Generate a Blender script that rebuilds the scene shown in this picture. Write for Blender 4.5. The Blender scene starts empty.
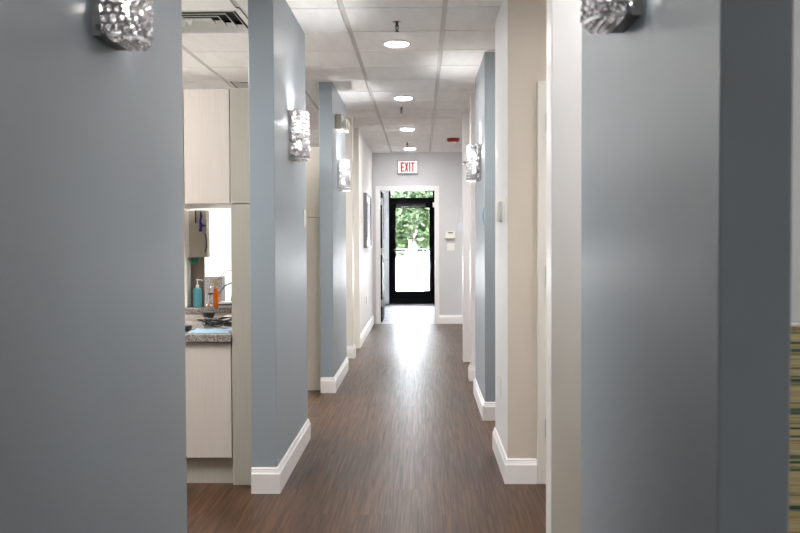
import bpy, bmesh, math, random
from mathutils import Vector, Matrix
random.seed(7)
PI = math.pi
C = bpy.context.scene.collection
sc = bpy.context.scene
CEIL = 2.72

# ------------------------------------------------------------------ materials
def srgb(r, g, b):
    f = lambda c: (c/255/12.92) if c/255 <= 0.04045 else ((c/255+0.055)/1.055)**2.4
    return (f(r), f(g), f(b), 1)

class NT:
    def __init__(s, name):
        s.m = bpy.data.materials.new(name); s.m.use_nodes = True
        s.t = s.m.node_tree; s.t.nodes.clear()
        s.out = s.t.nodes.new('ShaderNodeOutputMaterial')
    def n(s, typ, **kw):
        nd = s.t.nodes.new(typ)
        for k, v in kw.items():
            if k.startswith('_'): setattr(nd, k[1:], v)
            else:
                key = k.replace('__', ' ')
                nd.inputs[key].default_value = v
        return nd
    def l(s, a, b): s.t.links.new(a, b)
    def coord(s, scale=(1,1,1), rot=(0,0,0)):
        tc = s.t.nodes.new('ShaderNodeTexCoord'); mp = s.t.nodes.new('ShaderNodeMapping')
        mp.inputs['Scale'].default_value = scale; mp.inputs['Rotation'].default_value = rot
        s.l(tc.outputs['Object'], mp.inputs['Vector']); return mp.outputs['Vector']
    def ramp(s, fac, stops, interp='LINEAR'):
        r = s.t.nodes.new('ShaderNodeValToRGB'); r.color_ramp.interpolation = interp
        e = r.color_ramp.elements
        while len(e) > 1: e.remove(e[-1])
        e[0].position = stops[0][0]; e[0].color = stops[0][1]
        for p, c in stops[1:]:
            x = e.new(p); x.color = c
        s.l(fac, r.inputs['Fac']); return r.outputs['Color']

def principled(name, col, rough=0.5, metal=0.0, spec=0.5, noise=0.0, nscale=(8,8,8), bump=0.0, bscale=150, trans=0.0, coat=0.0, ior=1.5):
    t = NT(name)
    p = t.n('ShaderNodeBsdfPrincipled')
    p.inputs['Base Color'].default_value = col
    p.inputs['Roughness'].default_value = rough
    p.inputs['Metallic'].default_value = metal
    p.inputs['Specular IOR Level'].default_value = spec
    p.inputs['Transmission Weight'].default_value = trans
    p.inputs['Coat Weight'].default_value = coat
    p.inputs['IOR'].default_value = ior
    if noise > 0:
        nz = t.n('ShaderNodeTexNoise', Scale=1.0, Detail=4.0)
        t.l(t.coord(nscale), nz.inputs['Vector'])
        lo = tuple(c*(1-noise) for c in col[:3])+(1,); hi = tuple(min(1, c*(1+noise)) for c in col[:3])+(1,)
        t.l(t.ramp(nz.outputs['Fac'], [(0.3, lo), (0.7, hi)]), p.inputs['Base Color'])
    if bump > 0:
        nb = t.n('ShaderNodeTexNoise', Scale=float(bscale), Detail=2.0)
        t.l(t.coord(), nb.inputs['Vector'])
        b = t.n('ShaderNodeBump', Strength=bump, Distance=0.002)
        t.l(nb.outputs['Fac'], b.inputs['Height']); t.l(b.outputs['Normal'], p.inputs['Normal'])
    t.l(p.outputs[0], t.out.inputs[0])
    return t.m

def emissive(name, col, strength):
    t = NT(name); e = t.n('ShaderNodeEmission', Strength=strength); e.inputs['Color'].default_value = col
    t.l(e.outputs[0], t.out.inputs[0]); return t.m

M = {}
M['blue'] = principled('blue_grey_paint', srgb(150,161,169), 0.42, spec=0.4, noise=0.02, nscale=(3,3,3), bump=0.12, bscale=220)
M['white_wall'] = principled('white_grey_paint', srgb(228,228,228), 0.5, spec=0.35, noise=0.015, nscale=(3,3,3), bump=0.1, bscale=220)
M['grey_wall'] = principled('pale_grey_paint', srgb(204,205,208), 0.5, spec=0.35, noise=0.02, nscale=(3,3,3), bump=0.1, bscale=220)
M['beige'] = principled('beige_paint', srgb(204,196,185), 0.5, spec=0.35, noise=0.02, nscale=(3,3,3), bump=0.1, bscale=220)
M['trim'] = principled('white_trim_paint', srgb(235,234,234), 0.32, noise=0.01, nscale=(4,4,4))
M['cream_trim'] = principled('cream_trim_paint', srgb(222,219,213), 0.35, noise=0.01, nscale=(4,4,4))
M['cream'] = principled('cream_wood_grain_laminate', srgb(208,200,191), 0.45, noise=0.045, nscale=(160,160,3))
M['cream_dim'] = principled('greige_wood_grain_laminate', srgb(188,183,171), 0.45, noise=0.05, nscale=(160,160,3))
M['white_lam'] = principled('white_laminate', srgb(238,235,230), 0.4, noise=0.01)
M['taupe'] = principled('taupe_laminate', srgb(132,122,112), 0.5, noise=0.03)
M['chrome'] = principled('chrome', (0.75,0.75,0.77,1), 0.15, metal=1.0)
M['steel'] = principled('brushed_steel', (0.5,0.5,0.5,1), 0.35, metal=1.0, noise=0.05, nscale=(5,5,80))
M['lattice'] = principled('aged_silver', (0.30,0.29,0.30,1), 0.28, metal=1.0)
M['dark_metal'] = principled('dark_metal', (0.06,0.06,0.065,1), 0.35, metal=0.9)
M['black'] = principled('black_plastic', (0.012,0.012,0.013,1), 0.4, noise=0.1)
M['black_paint'] = principled('black_door_paint', (0.004,0.004,0.0045,1), 0.6, spec=0.05, noise=0.1)
M['white_plastic'] = principled('white_plastic', srgb(236,235,230), 0.35, noise=0.01)
M['ivory'] = principled('ivory_plastic', srgb(205,202,188), 0.45, noise=0.02)
M['grey_plastic'] = principled('grey_plastic', srgb(120,122,124), 0.4, noise=0.02)
M['red'] = principled('red_plastic', srgb(150,20,22), 0.35, noise=0.03)
M['teal'] = principled('teal_plastic', srgb(96,170,182), 0.3, noise=0.03)
M['teal_dark'] = principled('dark_teal_plastic', srgb(50,140,125), 0.4, noise=0.05)
M['orange'] = principled('orange_liquid', srgb(240,120,15), 0.2, noise=0.1, nscale=(40,40,20))
M['amber'] = principled('straw_plastic', srgb(214,190,150), 0.35, noise=0.05)
M['purple'] = principled('purple_cord', srgb(48,26,120), 0.6, noise=0.1)
M['cloth'] = principled('light_blue_cloth', srgb(150,178,196), 0.9, noise=0.05, bump=0.4, bscale=400)
M['pale_blue'] = principled('light_blue_plastic', srgb(140,180,200), 0.35, noise=0.03)
M['lavender'] = principled('lavender_paper', srgb(208,211,226), 0.7, noise=0.02)
M['mat_grey'] = principled('grey_entrance_mat', srgb(92,88,88), 0.95, noise=0.15, nscale=(60,60,60), bump=0.5, bscale=400)
M['concrete'] = principled('pale_concrete', srgb(225,222,215), 0.85, noise=0.06, nscale=(1,1,1), bump=0.2, bscale=60)
M['bark'] = principled('grey_brown_bark', srgb(50,42,36), 0.85, noise=0.25, nscale=(20,20,4), bump=0.5, bscale=50)
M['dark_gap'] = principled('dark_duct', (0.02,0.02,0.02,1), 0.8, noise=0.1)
M['mirror_print'] = principled('charcoal_art_print', srgb(45,47,52), 0.25, noise=0.5, nscale=(6,6,6))
M['red_letter'] = emissive('exit_red_lettering', srgb(215,40,48), 0.9)

def m_leaf(name, a, b):
    t = NT(name)
    info = t.n('ShaderNodeTexNoise', Scale=3.0, Detail=2.0)
    t.l(t.coord((2,2,2)), info.inputs['Vector'])
    col = t.ramp(info.outputs['Fac'], [(0.35, a), (0.65, b)])
    p = t.n('ShaderNodeBsdfPrincipled', Roughness=0.45); t.l(col, p.inputs['Base Color'])
    tr = t.n('ShaderNodeBsdfTranslucent'); t.l(col, tr.inputs['Color'])
    mx = t.n('ShaderNodeMixShader', Fac=0.4); t.l(p.outputs[0], mx.inputs[1]); t.l(tr.outputs[0], mx.inputs[2])
    t.l(mx.outputs[0], t.out.inputs[0]); return t.m
M['leaf'] = m_leaf('green_leaves', srgb(24,42,22), srgb(56,70,42))

def m_glass():
    t = NT('clear_glass')
    g = t.n('ShaderNodeBsdfGlossy', Roughness=0.0)
    tr = t.n('ShaderNodeBsdfTransparent'); tr.inputs['Color'].default_value = (0.95,0.97,0.96,1)
    fr = t.n('ShaderNodeFresnel', IOR=1.3)
    mx = t.n('ShaderNodeMixShader'); t.l(fr.outputs[0], mx.inputs[0]); t.l(tr.outputs[0], mx.inputs[1]); t.l(g.outputs[0], mx.inputs[2])
    t.l(mx.outputs[0], t.out.inputs[0]); return t.m
M['glass'] = m_glass()

def m_crystal():
    t = NT('crystal_beads')
    g = t.n('ShaderNodeBsdfGlossy', Roughness=0.06); g.inputs['Color'].default_value = (0.95,0.95,0.97,1)
    tr = t.n('ShaderNodeBsdfTranslucent'); tr.inputs['Color'].default_value = (0.72,0.70,0.71,1)
    tp = t.n('ShaderNodeBsdfTransparent'); tp.inputs['Color'].default_value = (0.9,0.9,0.92,1)
    fr = t.n('ShaderNodeFresnel', IOR=1.9)
    m1 = t.n('ShaderNodeMixShader', Fac=0.35); t.l(tr.outputs[0], m1.inputs[1]); t.l(tp.outputs[0], m1.inputs[2])
    mt = t.n('ShaderNodeMath', _operation='ADD'); mt.inputs[1].default_value = 0.22; t.l(fr.outputs[0], mt.inputs[0])
    m2 = t.n('ShaderNodeMixShader'); t.l(mt.outputs[0], m2.inputs[0]); t.l(m1.outputs[0], m2.inputs[1]); t.l(g.outputs[0], m2.inputs[2])
    t.l(m2.outputs[0], t.out.inputs[0]); return t.m
M['crystal'] = m_crystal()
M['bulb'] = emissive('lit_bulb', (1,0.95,0.90,1), 70)
M['led'] = emissive('lit_downlight_lens', (1,0.975,0.96,1), 130)
M['fill_light'] = emissive('lit_fill_panel', (1,0.96,0.90,1), 9)

def m_floor():
    t = NT('dark_wood_plank_floor')
    tc = t.n('ShaderNodeTexCoord'); sp = t.n('ShaderNodeSeparateXYZ'); cb = t.n('ShaderNodeCombineXYZ')
    t.l(tc.outputs['Object'], sp.inputs[0]); t.l(sp.outputs['Y'], cb.inputs['X']); t.l(sp.outputs['X'], cb.inputs['Y'])
    br = t.n('ShaderNodeTexBrick', Scale=1.0); br.offset = 0.37; br.offset_frequency = 2
    br.inputs['Color1'].default_value = (0,0,0,1); br.inputs['Color2'].default_value = (1,1,1,1); br.inputs['Mortar'].default_value = (0.5,0.5,0.5,1)
    br.inputs['Mortar Size'].default_value = 0.0012; br.inputs['Brick Width'].default_value = 1.22; br.inputs['Row Height'].default_value = 0.152; br.inputs['Mortar Smooth'].default_value = 0.1
    t.l(cb.outputs[0], br.inputs['Vector'])
    # grain shifted by plank
    off = t.n('ShaderNodeVectorMath', _operation='MULTIPLY_ADD'); off.inputs[1].default_value = (7,13,5)
    t.l(br.outputs['Color'], off.inputs[0]); t.l(cb.outputs[0], off.inputs[2])
    mp = t.n('ShaderNodeMapping'); mp.inputs['Scale'].default_value = (1.1, 48, 1); t.l(off.outputs[0], mp.inputs['Vector'])
    n1 = t.n('ShaderNodeTexNoise', Scale=1.5, Detail=8.0, Roughness=0.62, Distortion=0.5); t.l(mp.outputs[0], n1.inputs['Vector'])
    mp2 = t.n('ShaderNodeMapping'); mp2.inputs['Scale'].default_value = (3, 130, 1); t.l(off.outputs[0], mp2.inputs['Vector'])
    n2 = t.n('ShaderNodeTexNoise', Scale=1.0, Detail=4.0); t.l(mp2.outputs[0], n2.inputs['Vector'])
    ad = t.n('ShaderNodeMath', _operation='MULTIPLY_ADD'); ad.inputs[1].default_value = 0.55; t.l(n2.outputs['Fac'], ad.inputs[0]); t.l(n1.outputs['Fac'], ad.inputs[2])
    pv = t.n('ShaderNodeMath', _operation='MULTIPLY_ADD'); pv.inputs[1].default_value = 0.07; t.l(br.outputs['Color'], pv.inputs[0]); t.l(ad.outputs[0], pv.inputs[2])
    col = t.ramp(pv.outputs[0], [(0.48, srgb(34,21,12)), (0.66, srgb(49,31,18)), (0.84, srgb(68,45,27)), (1.0, srgb(94,66,42))])
    mx = t.n('ShaderNodeMix', _data_type='RGBA'); t.l(br.outputs['Fac'], mx.inputs[0]); t.l(col, mx.inputs[6]); mx.inputs[7].default_value = srgb(38,24,16)
    p = t.n('ShaderNodeBsdfPrincipled'); t.l(mx.outputs[2], p.inputs['Base Color'])
    p.inputs['Specular IOR Level'].default_value = 0.28
    rr = t.ramp(pv.outputs[0], [(0.4, (0.43,)*3+(1,)), (0.9, (0.33,)*3+(1,))]); t.l(rr, p.inputs['Roughness'])
    mp3 = t.n('ShaderNodeMapping'); mp3.inputs['Scale'].default_value = (0.8, 300, 1); t.l(off.outputs[0], mp3.inputs['Vector'])
    n3 = t.n('ShaderNodeTexNoise', Scale=1.0, Detail=1.0); t.l(mp3.outputs[0], n3.inputs['Vector'])
    b = t.n('ShaderNodeBump', Strength=0.5, Distance=0.0003); t.l(n3.outputs['Fac'], b.inputs['Height']); t.l(b.outputs[0], p.inputs['Normal'])
    t.l(p.outputs[0], t.out.inputs[0]); return t.m
M['floor'] = m_floor()

def m_vest():
    t = NT('whitewashed_vestibule_floor')
    nz = t.n('ShaderNodeTexNoise', Scale=1.0, Detail=3.0, Roughness=0.6); t.l(t.coord((3.2, 2.6, 1)), nz.inputs['Vector'])
    col = t.ramp(nz.outputs['Fac'], [(0.38, srgb(48,47,49)), (0.43, srgb(80,79,81)), (0.48, srgb(118,117,118))])
    nz.inputs['Scale'].default_value = 1.6
    p = t.n('ShaderNodeBsdfPrincipled', Roughness=0.4); t.l(col, p.inputs['Base Color']); t.l(p.outputs[0], t.out.inputs[0]); return t.m
M['vest'] = m_vest()

def m_tile():
    t = NT('mineral_fibre_ceiling_tile')
    v = t.n('ShaderNodeTexNoise', Scale=1.0, Detail=3.0); t.l(t.coord((14, 3, 3)), v.inputs['Vector'])
    col = t.ramp(v.outputs['Fac'], [(0.3, srgb(238,237,236)), (0.7, srgb(246,245,244))])
    p = t.n('ShaderNodeBsdfPrincipled', Roughness=0.9); t.l(col, p.inputs['Base Color'])
    nb = t.n('ShaderNodeTexNoise', Scale=90.0, Detail=3.0); t.l(t.coord(), nb.inputs['Vector'])
    b = t.n('ShaderNodeBump', Strength=0.25, Distance=0.002); t.l(nb.outputs['Fac'], b.inputs['Height']); t.l(b.outputs[0], p.inputs['Normal'])
    t.l(p.outputs[0], t.out.inputs[0]); return t.m
M['tile'] = m_tile()
M['grid'] = principled('ceiling_grid_shaded', srgb(206,203,201), 0.6, noise=0.01)  # white bars greyed in colour to deepen the shade in the grooves

def m_granite():
    t = NT('grey_granite')
    v = t.n('ShaderNodeTexVoronoi', Scale=130.0); t.l(t.coord(), v.inputs['Vector'])
    n = t.n('ShaderNodeTexNoise', Scale=60.0, Detail=4.0); t.l(t.coord(), n.inputs['Vector'])
    ad = t.n('ShaderNodeMath', _operation='MULTIPLY'); t.l(v.outputs['Distance'], ad.inputs[0]); t.l(n.outputs['Fac'], ad.inputs[1])
    col = t.ramp(ad.outputs[0], [(0.05, srgb(70,66,64)), (0.2, srgb(122,115,110)), (0.4, srgb(175,168,162))])
    p = t.n('ShaderNodeBsdfPrincipled', Roughness=0.25); t.l(col, p.inputs['Base Color']); t.l(p.outputs[0], t.out.inputs[0]); return t.m
M['granite'] = m_granite()
def m_speck():
    t = NT('speckled_grey_metal')
    n = t.n('ShaderNodeTexNoise', Scale=120.0, Detail=4.0); t.l(t.coord(), n.inputs['Vector'])
    col = t.ramp(n.outputs['Fac'], [(0.35, srgb(135,135,142)), (0.65, srgb(205,205,210))])
    p = t.n('ShaderNodeBsdfPrincipled', Roughness=0.4, Metallic=0.3); t.l(col, p.inputs['Base Color']); t.l(p.outputs[0], t.out.inputs[0]); return t.m
M['speck'] = m_speck()
def m_stripe():
    t = NT('striped_wallcovering')
    tc = t.n('ShaderNodeTexCoord'); sp = t.n('ShaderNodeSeparateXYZ'); t.l(tc.outputs['Object'], sp.inputs[0])
    # irregular bands: noise of height only, plus small wobble
    cb = t.n('ShaderNodeCombineXYZ')
    wx = t.n('ShaderNodeMath', _operation='MULTIPLY'); wx.inputs[1].default_value = 0.6; t.l(sp.outputs['X'], wx.inputs[0])
    t.l(wx.outputs[0], cb.inputs['X'])
    mz = t.n('ShaderNodeMath', _operation='MULTIPLY'); mz.inputs[1].default_value = 60.0; t.l(sp.outputs['Z'], mz.inputs[0]); t.l(mz.outputs[0], cb.inputs['Z'])
    n = t.n('ShaderNodeTexNoise', Scale=1.0, Detail=3.0, Roughness=0.75); t.l(cb.outputs[0], n.inputs['Vector'])
    col = t.ramp(n.outputs['Fac'], [(0.30, srgb(20,60,58)), (0.40, srgb(40,88,80)), (0.43, srgb(120,120,90)), (0.48, srgb(190,178,130)), (0.54, srgb(205,190,150)), (0.58, srgb(170,120,60)), (0.61, srgb(196,180,140)), (0.68, srgb(170,175,165))])
    p = t.n('ShaderNodeBsdfPrincipled', Roughness=0.7); t.l(col, p.inputs['Base Color']); t.l(p.outputs[0], t.out.inputs[0]); return t.m
M['stripe'] = m_stripe()

# ------------------------------------------------------------------ mesh helpers
class MB:
    def __init__(s): s.bm = bmesh.new()
    def box(s, x0, x1, y0, y1, z0, z1, bev=0.0, mat=None):
        g = bmesh.ops.create_cube(s.bm, size=1.0)
        vs = g['verts']
        cx, cy, cz = (x0+x1)/2, (y0+y1)/2, (z0+z1)/2
        for v in vs:
            v.co = Vector((cx+v.co.x*abs(x1-x0), cy+v.co.y*abs(y1-y0), cz+v.co.z*abs(z1-z0)))
            if mat is not None: v.co = mat @ v.co
        if bev > 0:
            es = set(e for v in vs for e in v.link_edges)
            bmesh.ops.bevel(s.bm, geom=list(es), offset=bev, segments=2, affect='EDGES', profile=0.5)
        return s
    def tube(s, pts, r, seg=8, cap=True):
        pts = [Vector(p) for p in pts]; rings = []
        rs = r if isinstance(r, (list, tuple)) else [r]*len(pts)
        up = Vector((0,0,1)); prev = None
        for i, p in enumerate(pts):
            d = (pts[min(i+1, len(pts)-1)]-pts[max(i-1, 0)]).normalized()
            if prev is None:
                a = d.cross(up if abs(d.z) < 0.9 else Vector((1,0,0))).normalized()
            else:
                a = (prev - d*prev.dot(d)).normalized()
            b = d.cross(a); prev = a
            rings.append([s.bm.verts.new(p+(a*math.cos(2*PI*k/seg)+b*math.sin(2*PI*k/seg))*rs[i]) for k in range(seg)])
        for i in range(len(rings)-1):
            for k in range(seg):
                s.bm.faces.new((rings[i][k], rings[i][(k+1)%seg], rings[i+1][(k+1)%seg], rings[i+1][k]))
        if cap:
            s.bm.faces.new(list(reversed(rings[0]))); s.bm.faces.new(rings[-1])
        return s
    def lathe(s, prof, cx=0, cy=0, cz=0, seg=24, axis='Z', cap=True):
        rings = []
        for r, h in prof:
            ring = []
            for k in range(seg):
                a = 2*PI*k/seg
                if axis == 'Z': co = (cx+r*math.cos(a), cy+r*math.sin(a), cz+h)
                elif axis == 'X': co = (cx+h, cy+r*math.cos(a), cz+r*math.sin(a))
                else: co = (cx+r*math.cos(a), cy+h, cz+r*math.sin(a))
                ring.append(s.bm.verts.new(co))
            rings.append(ring)
        for i in range(len(rings)-1):
            for k in range(seg):
                s.bm.faces.new((rings[i][k], rings[i][(k+1)%seg], rings[i+1][(k+1)%seg], rings[i+1][k]))
        if cap:
            s.bm.faces.new(rings[0]); s.bm.faces.new(rings[-1])
        return s
    def sheet(s, grid):          # grid[i][j] of points -> quads
        V = [[s.bm.verts.new(p) for p in row] for row in grid]
        for i in range(len(V)-1):
            for j in range(len(V[0])-1):
                s.bm.faces.new((V[i][j], V[i+1][j], V[i+1][j+1], V[i][j+1]))
        return s
    def build(s, name, mat, parent=None, smooth=False, loc=None):
        bmesh.ops.recalc_face_normals(s.bm, faces=s.bm.faces)
        me = bpy.data.meshes.new(name); s.bm.to_mesh(me); s.bm.free()
        if smooth:
            for p in me.polygons: p.use_smooth = True
            try: me.set_sharp_from_angle(angle=math.radians(35))
            except Exception: pass
        for mm in (mat if isinstance(mat, list) else [mat]): me.materials.append(mm)
        o = bpy.data.objects.new(name, me); C.objects.link(o)
        if parent: o.parent = parent
        if loc: o.location = loc
        return o

def struct(o): o['kind'] = 'structure'; return o
def tag(o, label, cat, group=None):
    o['label'] = label; o['category'] = cat
    if group: o['group'] = group
    return o
def thing(name, label, cat, loc=(0,0,0), rz=0, group=None):
    o = bpy.data.objects.new(name, None); C.objects.link(o); o.location = loc; o.rotation_euler = (0,0,rz)
    o.empty_display_size = 0.1
    return tag(o, label, cat, group)
def dup(root, loc, rz=0.0, label=None, group=None):
    def rec(o, parent):
        c = o.copy(); C.objects.link(c)
        if parent: c.parent = parent
        for ch in list(o.children): rec(ch, c)
        return c
    r = rec(root, None); r.location = loc; r.rotation_euler = (0,0,rz)
    if label: r['label'] = label
    if group: r['group'] = group
    return r
def sbox(name, mat, *b, bev=0.003): return struct(MB().box(*b, bev=bev).build(name, mat))

def baseboard(name, path, h=0.137, mat=None, closed_ends=True):
    """skirting swept along a plan polyline; the wall lies on the LEFT of the path direction, board projects to the right"""
    prof = [(0,0),(0.018,0),(0.018,h*0.76),(0.0155,h*0.80),(0.0125,h*0.815),(0.0125,h*0.86),(0.010,h*0.90),(0.0095,h*0.965),(0.006,h),(0,h)]
    P = [Vector((p[0], p[1])) for p in path]; bm = bmesh.new(); rings = []
    for i, p in enumerate(P):
        def nrm(a, b):
            d = (b-a).normalized(); return Vector((d.y, -d.x))
        if i == 0: n = nrm(P[0], P[1]); k = 1
        elif i == len(P)-1: n = nrm(P[-2], P[-1]); k = 1
        else:
            n1, n2 = nrm(P[i-1], p), nrm(p, P[i+1]); n = (n1+n2).normalized(); k = 1/max(0.3, n.dot(n1))
        rings.append([bm.verts.new((p.x+n.x*k*t, p.y+n.y*k*t, z)) for t, z in prof])
    m = len(prof)
    for i in range(len(rings)-1):
        for j in range(m): bm.faces.new((rings[i][j], rings[i+1][j], rings[i+1][(j+1)%m], rings[i][(j+1)%m]))
    bm.faces.new(rings[0]); bm.faces.new(list(reversed(rings[-1])))
    b = MB(); b.bm.free(); b.bm = bm
    return struct(b.build(name, mat or M['trim']))

# ------------------------------------------------------------------ the shell
XL, XR, Y0, Y1 = -4.6, 3.6, -4.0, 14.5
LW, RW = -0.770, 0.472
sbox('floor', M['floor'], XL, XR, Y0, 14.56, -0.10, 0.0, bev=0)

# ceiling: lay-in tiles that drop a little below the grid, round openings for nothing (fittings are surface set)
GX, GY, TS = -0.4645, 5.445, 0.611
cm = MB()
cm.box(XL, XR, Y0, Y1+0.1, CEIL+0.12, CEIL+0.20)
g = 0.015
ix0 = int(math.floor((XL-GX)/TS)); ix1 = int(math.ceil((XR-GX)/TS))
iy0 = int(math.floor((Y0-GY)/0.61)); iy1 = int(math.ceil((Y1-GY)/0.61))
VENTS = [(-2, 0), (-2, 4)]
for i in range(ix0, ix1):
    for j in range(iy0, iy1):
        if (i, j) in VENTS: continue
        cx0, cx1, cy0, cy1 = max(GX+i*TS, XL), min(GX+(i+1)*TS, XR), max(GY+j*0.61, Y0), min(GY+(j+1)*0.61, Y1+0.05)
        gf = cm.bm.faces.new([cm.bm.verts.new(p) for p in ((cx0,cy0,CEIL+0.012),(cx0,cy1,CEIL+0.012),(cx1,cy1,CEIL+0.012),(cx1,cy0,CEIL+0.012))])
        gf.material_index = 1
        a, b = max(GX+i*TS+g, XL), min(GX+(i+1)*TS-g, XR)
        c, d = max(GY+j*0.61+g*0.6, Y0), min(GY+(j+1)*0.61-g*0.6, Y1)
        if b-a < 0.02 or d-c < 0.02: continue
        z0, z1, e = CEIL, CEIL+0.0125, 0.002
        vs = [cm.bm.verts.new(p) for p in ((a,c,z1),(b,c,z1),(b,d,z1),(a,d,z1),(a+e,c+e,z0),(b-e,c+e,z0),(b-e,d-e,z0),(a+e,d-e,z0))]
        for f in ((4,7,6,5),(0,4,5,1),(1,5,6,2),(2,6,7,3),(3,7,4,0)): cm.bm.faces.new([vs[k] for k in f])
struct(cm.build('ceiling', [M['tile'], M['grid']]))

def wall(name, mat, x0, x1, y0, y1, z0=0.0, z1=CEIL+0.004, bev=0.004): return sbox(name, mat, x0, x1, y0, y1, z0, z1, bev=bev)
# outer shell
wall('wall_left', M['white_wall'], XL-0.12, XL, Y0, Y1, bev=0)
wall('wall_right', M['white_wall'], XR, XR+0.12, Y0, Y1, bev=0)
wall('wall_back', M['white_wall'], XL-0.12, XR+0.12, Y0-0.12, Y0, bev=0)
# corridor piers and partitions, near to far
wall('wall_left.001', M['blue'], LW-0.12, LW, 0.2, 2.955)            # near left
wall('wall_left.002', M['blue'], -0.905, LW, 4.805, 6.12)
wall('wall_left.003', M['blue'], -0.885, LW, 7.97, 9.37)
wall('wall_left.004', M['cream_trim'], -0.90, LW, 10.30, 10.46)
wall('wall_left.005', M['white_wall'], -0.90, LW, 11.24, 14.5)
wall('wall_right.001', M['blue'], RW, RW+0.115, 1.455, 2.70)          # near right
wall('wall_right.002', M['trim'], 0.480, 0.625, 3.375, 3.51)          # white post
wall('wall_right.003', M['white_wall'], RW+0.003, RW+0.13, 5.015, 5.84, bev=0)
wall('wall_right.005', M['beige'], RW+0.004, XR, 5.01, 5.15, bev=0.003)
wall('wall_right.007', M['blue'], RW, RW+0.12, 6.76, 7.93)
wall('wall_right.008', M['trim'], RW, RW+0.13, 8.64, 8.80)
wall('wall_right.009', M['trim'], 0.458, 0.60, 9.95, 10.10)
# cross wall to the right of the near pier: white over a rail over striped covering
wall('wall_right.010', M['white_wall'], RW+0.115, XR, 2.60, 2.70, 1.108)
sbox('wall_right.011', M['stripe'], RW+0.115, XR, 2.60, 2.70, 0.0, 1.098, bev=0)
sbox('trim_1', M['trim'], RW+0.116, XR, 2.590, 2.70, 1.098, 1.108, bev=0.002)
# white partition that closes the treatment bay, lower than the ceiling
sbox('wall_left.006', M['white_lam'], XL, -1.20, 7.60, 7.70, 0, 2.17)
# end wall with the doorway
DX0, DX1, DZ = -0.652, 0.223, 2.125
wall('wall_far', M['grey_wall'], XL, DX0, Y1, Y1+0.12, bev=0)
wall('wall_far.001', M['grey_wall'], DX1, XR, Y1, Y1+0.12, bev=0)
wall('wall_far.002', M['grey_wall'], DX0, DX1, Y1, Y1+0.12, DZ, bev=0)
cs = MB(); w = 0.066
cs.box(DX0-w, DX0, Y1-0.018, Y1, 0, DZ+w, bev=0.003).box(DX1, DX1+w, Y1-0.018, Y1, 0, DZ+w, bev=0.003).box(DX0, DX1, Y1-0.018, Y1, DZ, DZ+w, bev=0.003)
cs.box(DX0, DX0+0.004, Y1-0.002, Y1+0.12, 0, DZ).box(DX1-0.004, DX1, Y1-0.002, Y1+0.12, 0, DZ).box(DX0, DX1, Y1-0.002, Y1+0.12, DZ-0.004, DZ)
struct(cs.build('trim_2', M['trim']))
sbox('trim_3', M['steel'], DX0, DX1, Y1-0.01, Y1+0.06, 0.0, 0.006, bev=0.002)     # threshold strip

# skirtings (wall on the left of travel)
baseboard('baseboard_left', [(LW, 14.5), (LW, 11.262), ][::-1] and [(LW, 11.262), (LW, 14.482)])
baseboard('baseboard_left.001', [(-0.905, 4.805), (LW, 4.805), (LW, 6.12), (-0.905, 6.12)])
baseboard('baseboard_left.002', [(-0.885, 7.97), (LW, 7.97), (LW, 9.37), (-0.885, 9.37)])
baseboard('baseboard_left.003', [(-0.90, 10.30), (LW, 10.30), (LW, 10.46), (-0.90, 10.46)])
baseboard('baseboard_left.004', [(LW, 0.2), (LW, 2.955), (LW-0.12, 2.955)])
baseboard('baseboard_right', [(RW+0.13, 5.84), (RW+0.003, 5.84), (RW+0.003, 5.01), (0.634, 5.01)])
baseboard('baseboard_right.001', [(RW+0.12, 7.93), (RW, 7.93), (RW, 6.76), (RW+0.12, 6.76)])
baseboard('baseboard_right.002', [(RW+0.13, 8.80), (RW, 8.80), (RW, 8.64), (RW+0.13, 8.64)])
baseboard('baseboard_right.003', [(RW+0.115, 2.70), (RW, 2.70), (RW, 1.455), (RW+0.115, 1.455), (RW+0.115, 2.60)])
baseboard('baseboard_far', [(DX1+w, 14.5), (2.4, 14.5)][::1] and [(DX1+w, 14.5), (3.5, 14.5)])
sbox('trim_4', M['cream_trim'], -0.86, LW+0.012, 11.222, 11.245, 0, CEIL)          # casing on the near end of the far left wall

# side door in the beige wall: casing, leaf, hinges
cs = MB(); cs.box(0.636, 0.690, 4.990, 5.01, 0, 2.205, bev=0.004).box(1.56, 1.614, 4.990, 5.01, 0, 2.205, bev=0.004).box(0.690, 1.56, 4.990, 5.01, 2.145, 2.205, bev=0.004)
struct(cs.build('trim_5', M['cream_trim']))
dr = MB().box(0.692, 1.558, 4.994, 5.0095, 0.012, 2.143, bev=0.002).build('door_2', M['trim']); struct(dr)
for hz in (0.31, 1.15, 1.98):
    MB().tube([(0.690, 4.984, hz-0.05), (0.690, 4.984, hz+0.05)], 0.0075).box(0.678, 0.702, 4.986, 4.9935, hz-0.05, hz+0.05).build('hinge', M['steel'], dr)
MB().lathe([(0.026,0),(0.026,-0.008),(0.010,-0.012),(0.010,-0.04),(0.026,-0.05),(0.026,-0.066),(0.012,-0.072)], 1.49, 4.994, 1.0, axis='Y').build('door_knob', M['steel'], dr, smooth=True)

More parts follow.
